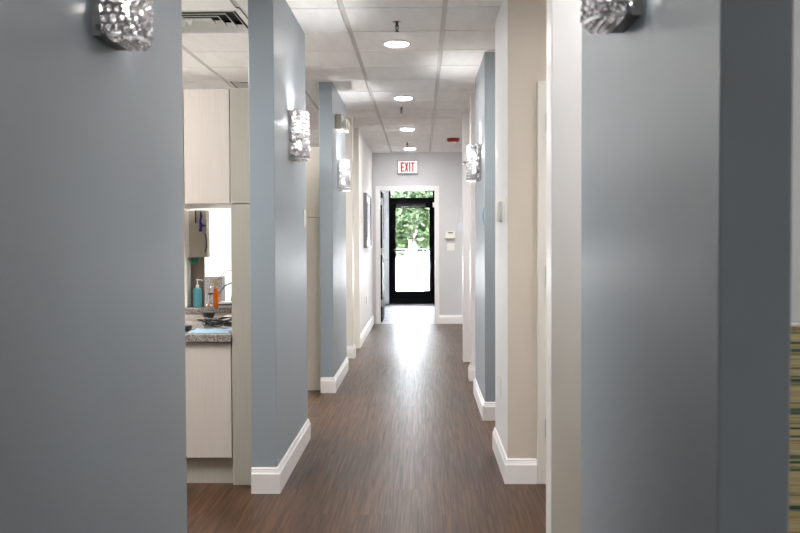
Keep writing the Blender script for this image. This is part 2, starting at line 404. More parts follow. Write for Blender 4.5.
# ------------------------------------------------------------------ vestibule, its doors and the outdoors
VY = 18.85
sbox('floor_vestibule', M['vest'], -1.0, 0.9, 14.56, VY+0.02, -0.10, 0.0, bev=0)
sbox('wall_left_vestibule', M['white_wall'], -1.0, -0.88, 14.62, VY, 0, 2.7, bev=0)
sbox('wall_right_vestibule', M['white_wall'], 0.78, 0.9, 14.62, VY, 0, 2.7, bev=0)
sbox('wall_far_vestibule', M['white_wall'], -0.88, -0.662, VY-0.03, VY+0.12, 0, 2.7, bev=0.002)
sbox('wall_far_vestibule.001', M['white_wall'], 0.292, 0.78, VY-0.03, VY+0.12, 0, 2.7, bev=0.002)
sbox('wall_far_vestibule.002', M['white_wall'], -0.662, 0.292, VY-0.03, VY+0.12, 2.47, 2.7, bev=0.002)
sbox('ceiling_vestibule', M['tile'], -1.0, 0.9, 14.62, VY+0.12, 2.7, 2.8, bev=0)
baseboard('baseboard_vestibule', [(-0.88, 18.82), (-0.662, 18.82)])
# glazed outer door
fr = MB()
fr.box(-0.662, -0.618, VY-0.02, VY+0.09, 0, 2.47, bev=0.002).box(0.246, 0.292, VY-0.02, VY+0.09, 0, 2.47, bev=0.002)
fr.box(-0.618, 0.246, VY-0.02, VY+0.09, 2.40, 2.47).box(-0.618, 0.246, VY-0.02, VY+0.09, 2.10, 2.20, bev=0.002)
dk = struct(fr.build('door_1', M['black_paint']))
struct(MB().box(-0.618, 0.246, VY+0.03, VY+0.036, 2.20, 2.40).build('window_1', M['glass']))
lf = MB()
lf.box(-0.622, -0.517, VY, VY+0.045, 0.008, 2.102, bev=0.001).box(0.176, 0.250, VY, VY+0.045, 0.008, 2.102, bev=0.001)
lf.box(-0.517, 0.176, VY, VY+0.045, 1.99, 2.102, bev=0.003).box(-0.517, 0.176, VY, VY+0.045, 0.008, 0.275, bev=0.003)
MBleaf = lf.build('door_leaf', M['black_paint'], dk)
MB().box(-0.517, 0.176, VY+0.02, VY+0.026, 0.275, 1.99).build('glass_pane', M['glass'], dk)
pb = MB(); pb.tube([(-0.56, VY-0.05, 1.12), (0.21, VY-0.05, 1.12)], 0.026); pb.box(-0.575,-0.545,VY-0.06,VY+0.002,1.10,1.14); pb.box(0.195,0.225,VY-0.06,VY+0.002,1.10,1.14)
pb.build('push_bar', M['black'], dk)
MB().box(-0.5, 0.1, VY-0.05, VY-0.005, 2.02, 2.075, bev=0.005).build('door_closer', M['black'], dk)
tag(MB().box(0.246, 0.288, VY-0.045, VY-0.021, 2.0, 2.10, bev=0.005).build('door_contact', M['white_plastic']), 'small white contact sensor at the top right of the black outer door frame', 'sensor')
sbox('trim_6', M['steel'], -0.662, 0.292, VY-0.02, VY+0.10, 0.0, 0.01, bev=0)
tag(MB().box(-0.55, 0.29, 18.30, 18.78, 0.0, 0.012, bev=0.004).build('entrance_mat', M['mat_grey']), 'dark grey entrance mat lying at the foot of the black glass outer door', 'mat')
# dark leaf of the inner doorway, folded back into the vestibule
dl = struct(MB().box(-0.662, -0.624, 14.63, 15.50, 0.012, 2.115, bev=0.003).build('door_3', M['black_paint']))
for hz in (0.32, 1.15, 1.95):
    MB().box(-0.650, -0.615, 14.612, 14.629, hz-0.055, hz+0.055).tube([(-0.618, 14.618, hz-0.055), (-0.618, 14.618, hz+0.055)], 0.008).build('hinge', M['steel'], dl)
kn = MB().lathe([(0.026,0),(0.026,0.008),(0.010,0.012),(0.010,0.04),(0.026,0.05),(0.024,0.066),(0.012,0.072)], -0.624, 15.43, 1.0, axis='X')
kn.build('door_knob', M['steel'], dl, smooth=True)

sbox('ground', M['concrete'], -40, 40, VY+0.12, 90, -0.15, -0.02, bev=0)
sbox('ground.001', M['concrete'], 0.90, 40, 14.62, VY+0.12, -0.15, -0.02, bev=0)
def tree(name, x, y, base_pts, crown, n, label, seed, group=None, leaf=0.10):
    random.seed(seed)
    t = thing(name, label, 'tree', (x, y, -0.02), group=group)
    tops = []
    for p in base_pts:
        MB().tube(p, [0.050-0.025*i/(len(p)-1) for i in range(len(p))], 8).build('trunk', M['bark'], t, smooth=True)
        tops.append(Vector(p[-1]))
    br = MB()
    for k in range(26):
        a = random.choice(tops); cxx, cyy, cz, rx, ry, rz = random.choice(crown)
        e = Vector((cxx+random.uniform(-.7,.7)*rx, cyy+random.uniform(-.7,.7)*ry, cz+random.uniform(-.7,.7)*rz))
        mid = (a+e)/2+Vector((0,0,0.12)); br.tube([a, mid, e], [0.014, 0.009, 0.004], 5)
    br.build('branches', M['bark'], t)
    f = bmesh.new()
    for k in range(n):
        cxx, cyy, cz, rx, ry, rz = random.choice(crown)
        while True:
            u = Vector((random.uniform(-1,1), random.uniform(-1,1), random.uniform(-1,1)))
            if u.length <= 1: break
        c = Vector((cxx+u.x*rx, cyy+u.y*ry, cz+u.z*rz))
        q = Matrix.Rotation(random.uniform(0, 2*PI), 3, 'Z') @ Matrix.Rotation(random.uniform(-1.2, 1.2), 3, 'X') @ Matrix.Rotation(random.uniform(0, 2*PI), 3, 'Z')
        L = leaf*random.uniform(.6, 1.2); W = L*0.38
        pts = [(-L,0,0), (-L*.3,-W,.01), (L*.5,-W*.8,.01), (L,0,0), (L*.5,W*.8,.01), (-L*.3,W,.01)]
        f.faces.new([f.verts.new(c+q@Vector(p)) for p in pts])
    b = MB(); b.bm.free(); b.bm = f
    b.build('foliage', M['leaf'], t)
    return t
tree('crepe_myrtle', 0.02, 24.0,
     [[(0.16,0,0),(0.05,0.02,0.7),(-0.08,0.0,1.4),(-0.2,0,2.2)], [(0.20,0.05,0),(0.13,0.1,0.8),(0.02,0.1,1.5),(0.1,0.1,2.3)], [(0.12,-0.05,0),(0.0,-0.1,0.6),(-0.1,-0.2,1.1),(-0.35,-0.2,1.8)]],
     [(-0.1,0,1.95,.85,.8,.75), (-0.75,0,1.45,.5,.6,.6), (0.45,0,1.7,.5,.6,.5), (-0.2,0,2.9,1.2,1.0,.9), (0.1,0,1.35,.25,.3,.25)], 9000,
     'small multi stemmed tree with low green crown outside the glass door', 11)
tree('leafy_tree', -2.2, 30.0,
     [[(0,0,0),(0.05,0,1.4),(0.0,0,2.8)]],
     [(0.9,0,2.3,1.4,1.2,1.0), (0,0,3.4,1.9,1.6,1.5), (1.9,0,3.3,1.2,1.2,1.0)], 11000,
     'paler broad tree seen through the door behind the small multi stemmed tree', 12, leaf=0.13)

# ------------------------------------------------------------------ ceiling fittings
def make_downlight(loc, label):
    t = thing('downlight', label, 'ceiling light', loc, group='round downlights along the corridor ceiling')
    MB().lathe([(0.080,0.0),(0.082,-0.006),(0.088,-0.008),(0.100,-0.004),(0.103,0.0)], seg=40, cap=False).build('trim_ring', M['white_plastic'], t, smooth=True)
    MB().lathe([(0.0815,-0.004),(0.074,-0.011),(0.050,-0.017),(0.025,-0.020),(0.004,-0.021)], seg=40).build('lens', M['led'], t, smooth=True)
    ld = bpy.data.lights.new('downlight_lamp', 'SPOT'); ld.energy = DOWN_W; ld.color = (1,0.97,0.95); ld.spot_size = math.radians(125); ld.spot_blend = 0.8; ld.shadow_soft_size = 0.08
    lo = bpy.data.objects.new('downlight_lamp', ld); C.objects.link(lo); lo.parent = t; lo.location = (0,0,-0.045)
    return t
DOWN_W = 36
d0 = make_downlight((-0.165, 6.43, CEIL), 'nearest round downlight in view, directly behind the nearest sprinkler head')
for y, lb in ((8.90, 'second round downlight down the corridor, just before the second sprinkler head'),
              (11.40, 'third round downlight down the corridor, between the second and third sprinkler heads'),
              (13.85, 'farthest round downlight, just above the exit sign')):
    dup(d0, (-0.165, y, CEIL), 0, lb)
dup(d0, (-0.165, 3.98, CEIL), 0, 'round downlight above the near end of the corridor, out of the frame')
rd = dup(d0, (0.95, 2.98, CEIL), 0, 'round fill downlight added in the side recess at right, out of the frame')  # unseen extra downlight, added to brighten the white post
for ch in rd.children:
    if ch.type == 'LIGHT': ch.data = ch.data.copy(); ch.data.energy = 6.5

def make_sprinkler(loc, label):
    t = thing('sprinkler_head', label, 'sprinkler', loc, group='sprinkler heads along the corridor ceiling'); t.scale = (0.85,0.85,0.85)
    MB().lathe([(0.036,0),(0.034,-0.004),(0.016,-0.010),(0.012,-0.012)], seg=20).build('escutcheon', M['chrome'], t, smooth=True)
    MB().lathe([(0.011,-0.010),(0.011,-0.030),(0.007,-0.034),(0.004,-0.060),(0.004,-0.072)], seg=12).tube([(-0.012,0,-0.028),(-0.013,0,-0.05),(-0.003,0,-0.070)],0.003,6).tube([(0.012,0,-0.028),(0.013,0,-0.05),(0.003,0,-0.070)],0.003,6).build('sprinkler_body', M['dark_metal'], t)
    MB().lathe([(0.003,-0.071),(0.018,-0.073),(0.018,-0.075),(0.003,-0.077)], seg=14).build('deflector', M['dark_metal'], t)
    return t
s0 = make_sprinkler((-0.147, 5.80, CEIL+0.002), 'nearest sprinkler head, hanging in front of the nearest downlight')
dup(s0, (-0.20, 9.55, CEIL+0.002), 0, 'second sprinkler head, between the second and third downlights')
dup(s0, (-0.19, 13.0, CEIL+0.002), 0, 'farthest sprinkler head, just before the last downlight')

def make_vent(loc, label):
    t = thing('air_diffuser', label, 'ceiling vent', loc, group='square air diffusers over the treatment bays')
    S = 0.3035
    fr = MB()
    def ring(mb, a, b, z0, z1, th=0.003):
        # sloping square collar from half-size a (bottom) to b (top)
        for k in range(4):
            R = Matrix.Rotation(k*PI/2, 3, 'Z')
            q = [R@Vector(p) for p in ((-a,-a,z0),(a,-a,z0),(b,-b,z1),(-b,-b,z1))]
            vs = [mb.bm.verts.new(p) for p in q]+[mb.bm.verts.new(p+Vector((0,0,th))) for p in q]
            for f in ((0,1,2,3),(7,6,5,4),(0,4,5,1),(1,5,6,2),(2,6,7,3),(3,7,4,0)): mb.bm.faces.new([vs[i] for i in f])
    ring(fr, S, S-0.028, 0.004, -0.003); fr.build('vent_frame', M['white_plastic'], t)
    for a in (0.258, 0.200, 0.142, 0.084):
        r = MB(); ring(r, a, a-0.020, -0.004, 0.034, 0.003); ring(r, a+0.001, a-0.002, -0.005, -0.004, 0.006); lv = r.build('louver', M['white_plastic'], t)
        r = MB(); ring(r, a-0.0015, a-0.0205, 0.0025, 0.038, 0.001); r.build('louver_shade', M['dark_gap'], lv)  # dark sheet over each louver stands in for shade between the blades
    MB().box(-0.045,0.045,-0.045,0.045,0.018,0.022).build('centre_plate', M['white_plastic'], t)
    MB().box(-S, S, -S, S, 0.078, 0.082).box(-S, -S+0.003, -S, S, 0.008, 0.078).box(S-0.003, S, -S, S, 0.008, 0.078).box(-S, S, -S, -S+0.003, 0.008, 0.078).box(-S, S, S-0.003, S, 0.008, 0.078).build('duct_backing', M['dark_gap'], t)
    return t
# cut the deck open above the diffusers is not needed: they sit below the deck in their own cell
vc = lambda i, j: (GX+(i+.5)*TS, GY+(j+.5)*0.61, CEIL)
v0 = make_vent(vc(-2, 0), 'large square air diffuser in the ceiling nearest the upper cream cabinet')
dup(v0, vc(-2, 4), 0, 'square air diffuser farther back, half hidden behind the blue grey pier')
def fill_panel(loc, size, label, watts):
    t = thing('fill_light_panel', label, 'ceiling light', loc, group='unseen fill light panels added to brighten the rooms')
    sx, sy = size
    MB().box(-sx,sx,-sy,-sy+0.02,-0.02,0).box(-sx,sx,sy-0.02,sy,-0.02,0).box(-sx,-sx+0.02,-sy,sy,-0.02,0).box(sx-0.02,sx,-sy,sy,-0.02,0).build('panel_frame', M['white_plastic'], t)
    MB().box(-sx+.02,sx-.02,-sy+.02,sy-.02,-0.012,-0.002).build('diffuser_sheet', M['fill_light'], t)
    ld = bpy.data.lights.new('fill_lamp', 'AREA'); ld.shape = 'RECTANGLE'; ld.size = sx*1.8; ld.size_y = sy*1.8; ld.energy = watts; ld.color = (1,0.97,0.94)
    lo = bpy.data.objects.new('fill_lamp', ld); C.objects.link(lo); lo.parent = t; lo.location = (0,0,-0.025)
    return t
FILL_PANELS = [(-2.3, 3.9, 74), (-2.3, 6.8, 105), (-2.3, 9.6, 50), (-2.3, 12.4, 50), (1.9, 4.2, 20), (1.5, 6.1, 26), (1.9, 9.6, 50), (1.9, 12.4, 60), (2.3, 1.2, 16), (-0.55, -2.6, 27)]  # unseen fill panels, added to brighten chosen walls and bays
for (x, y, wt) in FILL_PANELS:
    fill_panel((x, y, CEIL), (0.3, 0.6), 'flat rectangular fill light panel added outside the frame', wt)

# red fire alarm on the ceiling
t = thing('smoke_alarm', 'dark red fire alarm with white lens on the ceiling near the exit sign', 'fire alarm', (0.445, 12.5, CEIL))
MB().lathe([(0.086,0),(0.086,-0.034),(0.070,-0.048),(0.05,-0.05)], seg=28).build('alarm_body', M['red'], t, smooth=True)
MB().lathe([(0.040,-0.048),(0.038,-0.072),(0.022,-0.084),(0.004,-0.086)], seg=20).build('strobe_lens', M['white_plastic'], t, smooth=True)

# ------------------------------------------------------------------ crystal wall sconces (built with the wall at x=0, projecting to +x)
def make_sconce(loc, label):
    t = thing('wall_sconce', label, 'wall light', loc, group='crystal sconces on the corridor walls')
    H, W, D = 0.285, 0.086, 0.107
    MB().box(0, 0.010, -0.055, 0.055, 0.03, H-0.03, bev=0.002).build('back_plate', M['chrome'], t)
    # D-shaped path round the front: straight cheeks, curved face
    def path(u):      # u 0..1 -> (x, y)
        ch, n = 0.052, 0
        arc = math.pi*0.5*(W+ (D-ch))   # rough
        L = 2*ch+arc; s_ = u*L
        if s_ < ch: return (s_, -W)
        if s_ > L-ch: return (L-s_, W)
        a = (s_-ch)/arc*PI
        return (ch+(D-ch)*math.sin(a), -W*math.cos(a))
    N = 60
    pts = [path(i/N) for i in range(N+1)]
    for nm, z0, z1 in (('lower_band', 0.0, 0.007), ('upper_band', H-0.007, H)):
        b = MB(); b.sheet([[(x, y, z0), (x, y, z1)] for x, y in pts]); b.sheet([[(x*0.97, y*0.97, z0), (x*0.97, y*0.97, z1)] for x, y in pts])
        b.sheet([[(x, y, z0), (x*0.97, y*0.97, z0)] for x, y in pts]); b.sheet([[(x, y, z1), (x*0.97, y*0.97, z1)] for x, y in pts])
        b.build(nm, M['steel'], t)
    MB().box(0, 0.034, -W, W, 0.0, 0.006).build('bottom_plate', M['dark_metal'], t)
    # side strips against the wall
    for s in (-1, 1):
        MB().box(0, 0.020, s*W-0.002, s*W+0.002, 0, H).build('side_strip', M['steel'], t)
    # lattice of rings, one round each bead
    rows, cols = 12, 14
    bm = bmesh.new(); la = MB()
    cell = []
    random.seed(3)
    for r in range(rows):
        z = 0.008+(r+0.5)*(H-0.016)/rows
        for c in range(cols):
            u = (c+(0.5 if r % 2 == 0 else 0.0)+0.25)/(cols+0.5)
            x, y = path(u); x2, y2 = path(min(1, u+0.01)); x1, y1 = path(max(0, u-0.01))
            tx, ty = x2-x1, y2-y1; l_ = math.hypot(tx, ty) or 1; tx /= l_; ty /= l_
            nx, ny = ty, -tx
            if nx*x+ny*y < 0: nx, ny = -nx, -ny
            cell.append((x, y, z, tx, ty, nx, ny))
    rr, rz = 0.0118, 0.0116
    for (x, y, z, tx, ty, nx, ny) in cell:
        if x < 0.008: continue
        q = []
        for k in range(9):
            a = 2*PI*k/8
            q.append((x+tx*rr*math.cos(a), y+ty*rr*math.cos(a), z+rz*math.sin(a)))
        la.tube(q, 0.0024, 4, cap=False)
        if random.random() < 0.94:
            g_ = bmesh.ops.create_icosphere(bm, subdivisions=1, radius=1.0)
            rot = Matrix.Rotation(random.uniform(0, 2*PI), 3, random.choice('XYZ'))
            s_ = random.uniform(0.0088, 0.0104)
            for v in g_['verts']: v.co = rot@v.co*s_+Vector((x-nx*0.001, y-ny*0.001, z))
    la.build('lattice', M['lattice'], t)
    b = MB(); b.bm.free(); b.bm = bm
    o = b.build('crystal_beads', M['crystal'], t); o['kind'] = 'stuff'
    # beads hanging in the open bottom
    bm = bmesh.new()
    for i in range(5):
        for j in range(7):
            x = 0.040+i*0.018; y = -0.066+j*0.022
            if ((x-0.052)/(D-0.058))**2*(x > 0.052)+(y/W)**2 >0.93: continue
            g_ = bmesh.ops.create_icosphere(bm, subdivisions=1, radius=0.0098)
            for v in g_['verts']: v.co = v.co+Vector((x, y, 0.0025))
    b = MB(); b.bm.free(); b.bm = bm
    o = b.build('bottom_crystals', M['crystal'], t); o['kind'] = 'stuff'
    for zz in (0.085, 0.195):
        MB().lathe([(0.004,-0.028),(0.011,-0.022),(0.014,0.0),(0.010,0.020),(0.003,0.030)], 0.050, 0, zz, seg=12).build('bulb', M['bulb'], t, smooth=True)
    ld = bpy.data.lights.new('sconce_lamp', 'POINT'); ld.energy = SCONCE_W; ld.color = (1,0.96,0.93); ld.shadow_soft_size = 0.012
    lo = bpy.data.objects.new('sconce_lamp', ld); C.objects.link(lo); lo.parent = t; lo.location = (0.066, 0, 0.22)
    return t
SCONCE_W = 14
sc0 = make_sconce((LW, 5.41, 1.820), 'crystal wall sconce on the second blue grey pier on the left, beside its front corner')
dup(sc0, (LW, 2.225, 1.83), 0, 'large crystal sconce cut off by the top edge on the near left wall')
dup(sc0, (LW, 8.55, 1.806), 0, 'crystal wall sconce on the farther left blue grey pier, beneath the emergency light')
dup(sc0, (RW, 2.06, 1.826), PI, 'large crystal sconce cut off by the top edge on the near right wall')
dup(sc0, (RW, 7.26, 1.808), PI, 'crystal wall sconce on the blue grey pier on the right side of the corridor')

# ------------------------------------------------------------------ small things on the walls
t = thing('emergency_light', 'white twin head emergency light high on the farther left pier, above the sconce', 'emergency light', (LW-0.002, 8.36, 2.345))
MB().box(0, 0.060, -0.10, 0.10, 0.0, 0.140, bev=0.012).build('housing', M['ivory'], t)
for s in (-1, 1):
    h = MB().lathe([(0.030,-0.03),(0.054,0.0),(0.058,0.012),(0.050,0.018)], 0.091, s*0.062, 0.04, seg=22, axis='X'); hd = h.build('lamp_head', M['white_plastic'], t, smooth=True)
    MB().lathe([(0.040,0.0185),(0.036,0.026),(0.015,0.031),(0.003,0.032)], 0.091, s*0.062, 0.04, seg=20, axis='X').build('lamp_lens', M['ivory'], hd, smooth=True)
t = thing('strobe_light', 'small white wall strobe with grey wedge lens beyond the right hand sconce', 'alarm strobe', (RW+0.002, 8.72, 2.02))
MB().box(-0.022, 0, -0.055, 0.055, 0, 0.10, bev=0.004).build('strobe_base', M['white_plastic'], t)
w_ = MB(); vs = [w_.bm.verts.new(p) for p in ((-0.022,-0.035,0.015),(-0.022,-0.035,0.085),(-0.08,-0.035,0.05),(-0.022,0.035,0.015),(-0.022,0.035,0.085),(-0.08,0.035,0.05))]
for f in ((0,1,2),(5,4,3),(0,3,4,1),(1,4,5,2),(2,5,3,0)): w_.bm.faces.new([vs[i] for i in f])
w_.build('strobe_lens', M['grey_plastic'], t)

def plate(name, label, cat, x, y, z0, z1, side, w=0.072, mat='white_plastic', kind='switch', th=0.007):
    # side +1: on a left wall facing +x ; -1: on a right wall facing -x
    t = thing(name, label, cat, (x, y, z0))
    h = z1-z0
    a, b = (0, th) if side > 0 else (-th, 0)
    MB().box(a, b, -w/2, w/2, 0, h, bev=0.002).build('cover_plate', M[mat], t)
    c, d = (th, th+0.006) if side > 0 else (-th-0.006, -th)
    if kind == 'switch': MB().box(c, d, -0.016, 0.016, h*0.24, h*0.76, bev=0.002).build('rocker', M[mat], t)
    else:
        for zz in (0.30, 0.70): MB().box(c*0.999, (c+d)/2, -0.016, 0.016, h*zz-0.014, h*zz+0.014, bev=0.002).build('socket', M[mat], t)
    return t
plate('light_switch', 'white light switch low on the second left pier, beyond its sconce', 'light switch', LW, 6.0, 1.43, 1.545, 1)
plate('light_switch', 'light blue switch plate on the blue grey pier at right', 'light switch', RW, 6.90, 1.455, 1.58, -1, mat='pale_blue')
plate('light_switch', 'slim white switch plate at the front edge of the near right wall, behind the intercom', 'light switch', RW+0.003, 5.10, 1.455, 1.585, -1)
plate('wall_outlet', 'white electrical outlet low on the pale wall on the right', 'outlet', RW+0.003, 5.43, 0.40, 0.53, -1, kind='outlet', mat='white_plastic')
plate('wall_outlet', 'white electrical outlet low on the far left wall beneath the framed picture', 'outlet', LW, 12.8, 0.44, 0.555, 1, kind='outlet')
t = thing('intercom', 'rounded white intercom unit on the pale wall at right, in front of the switch plate', 'intercom', (RW+0.005, 5.40, 1.455))
MB().box(-0.034, 0, -0.055, 0.055, 0, 0.115, bev=0.012).build('body', M['white_plastic'], t, smooth=True)
MB().box(-0.006, 0.0, -0.05, 0.05, -0.006, 0.0, bev=0.001).build('wall_bracket', M['grey_plastic'], t)

# framed picture on the far left wall
t = thing('framed_picture', 'framed picture with white mat and a dark and pale print on the far left wall', 'picture', (LW, 12.82, 1.23))
fm = MB(); W2, H2 = 0.58, 0.745
fm.box(0, 0.045, -W2, -W2+0.03, 0, H2, bev=0.002).box(0, 0.045, W2-0.03, W2, 0, H2, bev=0.002).box(0, 0.045, -W2+0.03, W2-0.03, 0, 0.03).box(0, 0.045, -W2+0.03, W2-0.03, H2-0.03, H2)
fm.build('frame', M['grey_plastic'], t)
MB().box(0, 0.030, -W2+0.03, W2-0.03, 0.03, H2-0.03).build('mat_board', M['white_lam'], t)
MB().box(0.030, 0.034, -W2+0.10, -0.22, 0.11, H2-0.12).build('dark_print', M['mirror_print'], t)
MB().box(0.030, 0.033, -0.22, W2-0.10, 0.11, H2-0.12).build('pale_print', M['speck'], t)

# end wall: exit sign, thermostat, switches, note
t = thing('exit_sign', 'white exit sign with red letters above the far doorway', 'sign', (-0.207, Y1, 2.378))
MB().box(-0.165, 0.165, -0.045, 0, 0, 0.215, bev=0.006).build('sign_housing', M['grey_plastic'], t)
tt = NT('lit_sign_face'); pp = tt.n('ShaderNodeBsdfPrincipled', Roughness=0.4); pp.inputs['Base Color'].default_value = (0.85,0.85,0.85,1); pp.inputs['Emission Color'].default_value = (1,0.97,0.95,1); pp.inputs['Emission Strength'].default_value = 0.2; tt.l(pp.outputs[0], tt.out.inputs[0])
sign_face = MB().box(-0.155, 0.155, -0.049, -0.044, 0.010, 0.205, bev=0.002).build('sign_face', tt.m, t)
def letters():
    L = []
    yb, yf, z0, H_ = -0.0505, -0.0485, 0.032, 0.150; s_ = 0.0205; w_ = 0.050; x = -0.108; gap = 0.0095
    def bar(p, q, wd):
        m = MB(); d = Vector((q[0]-p[0], 0, q[1]-p[1])); n = Vector((-d.z, 0, d.x)).normalized()*wd/2
        return p, q, n
    out = {'E': [], 'X': [], 'I': [], 'T': []}
    for ch in 'EXIT':
        mb = MB()
        if ch == 'E':
            mb.box(x, x+s_, yb, yf, z0, z0+H_); 
            for zz in (z0, z0+H_/2-s_*0.55, z0+H_-s_*1.1): mb.box(x+s_, x+w_, yb, yf, zz, zz+s_*1.1)
            x += w_+gap
        elif ch == 'X':
            for sg in (0, 1):
                a0, a1 = (x, x+w_*1.26-s_) if sg == 0 else (x+w_*1.26-s_, x)
                q = [(a0,yb,z0),(a0+s_,yb,z0),(a1+s_,yb,z0+H_),(a1,yb,z0+H_)]
                vs = [mb.bm.verts.new(p) for p in q]+[mb.bm.verts.new((p[0],yf,p[2])) for p in q]
                for f in ((0,1,2,3),(7,6,5,4),(0,4,5,1),(1,5,6,2),(2,6,7,3),(3,7,4,0)): mb.bm.faces.new([vs[i] for i in f])
            x += w_*1.26+gap
        elif ch == 'I':
            mb.box(x, x+s_, yb, yf, z0, z0+H_); x += s_+gap
        else:
            mb.box(x, x+w_*1.1, yb, yf, z0+H_-s_*1.1, z0+H_); mb.box(x+w_*.55-s_/2, x+w_*.55+s_/2, yb, yf, z0, z0+H_-s_*1.1)
        mb.build('letter', M['red_letter'], sign_face)
letters()
t = thing('thermostat', 'white thermostat with dark display on the far wall right of the doorway', 'thermostat', (0.465, Y1+0.002, 1.355))
MB().box(-0.082, 0.082, -0.032, 0, 0, 0.115, bev=0.006).build('body', M['white_plastic'], t)
MB().box(-0.030, 0.040, -0.034, -0.031, 0.080, 0.103).build('display', M['grey_plastic'], t)
MB().box(-0.078, 0.078, -0.040, -0.0, -0.006, 0.0, bev=0.001).build('lower_lip', M['grey_plastic'], t)
t = thing('light_switch', 'white double switch plate beneath the thermostat on the far wall', 'light switch', (0.475, Y1, 1.165))
MB().box(-0.06, 0.06, -0.007, 0, 0, 0.118, bev=0.003).build('cover_plate', M['white_plastic'], t)
for s in (-1, 1): MB().box(s*0.025-0.012, s*0.025+0.012, -0.013, -0.007, 0.028, 0.09, bev=0.002).build('rocker', M['white_plastic'], t)
tag(MB().box(0.585, 0.70, Y1-0.006, Y1, 1.475, 1.60, bev=0.002).build('wall_plate', M['lavender']), 'pale lavender plate on the far wall at the right corner', 'wall plate')

# ------------------------------------------------------------------ treatment bay cabinets on the left
CY = 4.965
t = thing('base_cabinet', 'cream wood grain base cabinet beneath the grey granite counter', 'cabinet', (-1.34, CY, 0))
MB().box(-0.36, 0.30, 0.022, 0.83, 0.14, 0.788).build('carcass', M['cream_dim'], t)
MB().box(-0.34, 0.298, 0.035, 0.80, 0.0, 0.14).build('plinth', M['cream_dim'], t)
MB().box(0.006, 0.296, 0, 0.022, 0.148, 0.785, bev=0.002).build('door', M['cream'], t)
MB().box(-0.355, 0.001, 0, 0.022, 0.148, 0.785, bev=0.002).build('door', M['cream'], t)
tag(MB().box(-1.70, -1.040, CY-0.02, CY+0.83, 0.790, 0.832, bev=0.003).build('countertop', M['granite']), 'grey granite countertop holding the cables and blue towel', 'countertop')
t = thing('raised_ledge', 'raised granite ledge at the back of the counter, carrying the bottles', 'ledge', (-1.37, 5.80, 0.832))
MB().box(-0.33, 0.33, 0.012, 0.60, -0.832, 0.048).build('riser', M['cream'], t)
MB().box(-0.34, 0.34, 0, 0.64, 0.048, 0.080, bev=0.002).build('ledge_top', M['granite'], t)
ep = thing('end_panel', 'tall cream wood grain end panel between the counter and the near left pier', 'panel', (-0.97, CY-0.01, 0))
MB().box(-0.066, 0.064, 0, 0.84, 0, 1.543, bev=0.002).build('panel_board', M['cream_dim'], ep)
e2 = dup(ep, (-0.952, 8.10, 0), 0, 'tall cream panel in the gap between the two left hand blue grey piers')
uc = thing('upper_cabinet', 'cream wood grain upper cabinet with plain doors above the pass-through', 'cabinet', (-1.34, CY-0.01, 1.547))
MB().box(-0.36, 0.302, 0.022, 0.84, 0.0, 0.62).build('carcass', M['white_lam'], uc)
MB().box(0.052, 0.300, 0, 0.022, 0.0, 0.62, bev=0.002).build('door', M['cream'], uc)
MB().box(-0.355, 0.046, 0, 0.022, 0.0, 0.62, bev=0.002).build('door', M['cream'], uc)
MB().box(0.304, 0.434, 0, 0.84, 0.0, 0.625, bev=0.002).build('filler_panel', M['cream_dim'], uc)
MB().box(-0.066, 0.064, 0, 0.84, 1.547, 2.17, bev=0.002).build('upper_board', M['cream_dim'], e2)
# hutch on the ledge
hy, hz = 5.87, 0.912
t = thing('hutch_cabinet', 'white hutch with grey door and dark open niche standing on the ledge', 'cabinet', (-1.46, hy, hz))
MB().box(-0.085, -0.055, 0, 0.13, 0, 0.98, bev=0.002).build('side_panel', M['white_lam'], t)
dd = MB().box(-0.048, 0.076, -0.002, 0.018, 0.325, 0.63, bev=0.002).build('door', M['cream_dim'], t)
MB().box(-0.055, 0.074, 0.018, 0.09, 0.325, 0.63).build('upper_box', M['cream_dim'], t)
MB().box(-0.055, 0.030, 0.10, 0.13, 0, 0.40).build('niche_back', M['taupe'], t)
MB().box(-0.052, -0.040, -0.006, 0.0, 0.325, 0.63).build('door_edge', M['white_lam'], t)
q = [(0.068, -0.004, 0.475), (0.078, -0.028, 0.455), (0.082, -0.036, 0.425), (0.080, -0.030, 0.39), (0.066, -0.004, 0.360)]
MB().tube(q, 0.005, 8).build('handle', M['dark_metal'], dd)
MB().box(0.002, 0.010, -0.008, -0.002, 0.545, 0.628).build('door_slot', M['dark_metal'], dd)
t = thing('key_lanyard', 'purple lanyard hanging on the grey hutch door beside its handle', 'lanyard', (-1.421, hy-0.008, hz+0.50))
MB().tube([(0,-0.003,0.12),(0.004,-0.004,0.09),(-0.002,-0.004,0.06),(0.002,-0.004,0.02),(0.0,-0.004,0.0)], [0.005,0.008,0.006,0.009,0.006], 7).tube([(0.002,-0.004,0.045),(0.018,-0.008,0.028),(0.036,-0.010,0.030)], [0.006,0.007,0.005], 7).build('cord', M['purple'], t)
MB().lathe([(0.003,-0.01),(0.011,-0.006),(0.011,0.008),(0.003,0.012)], 0, -0.006, 0, seg=10).build('fob', M['purple'], t)
t = thing('glove_holder', 'teal curved holder under the grey hutch door', 'holder', (-1.50, 5.935, 1.165))
MB().tube([(-0.004,0,0.060),(0.012,-0.01,0.035),(0.035,-0.02,0.045),(0.05,-0.01,0.065)], [0.012,0.016,0.012,0.006], 8).build('holder_arm', M['teal_dark'], t, smooth=True)

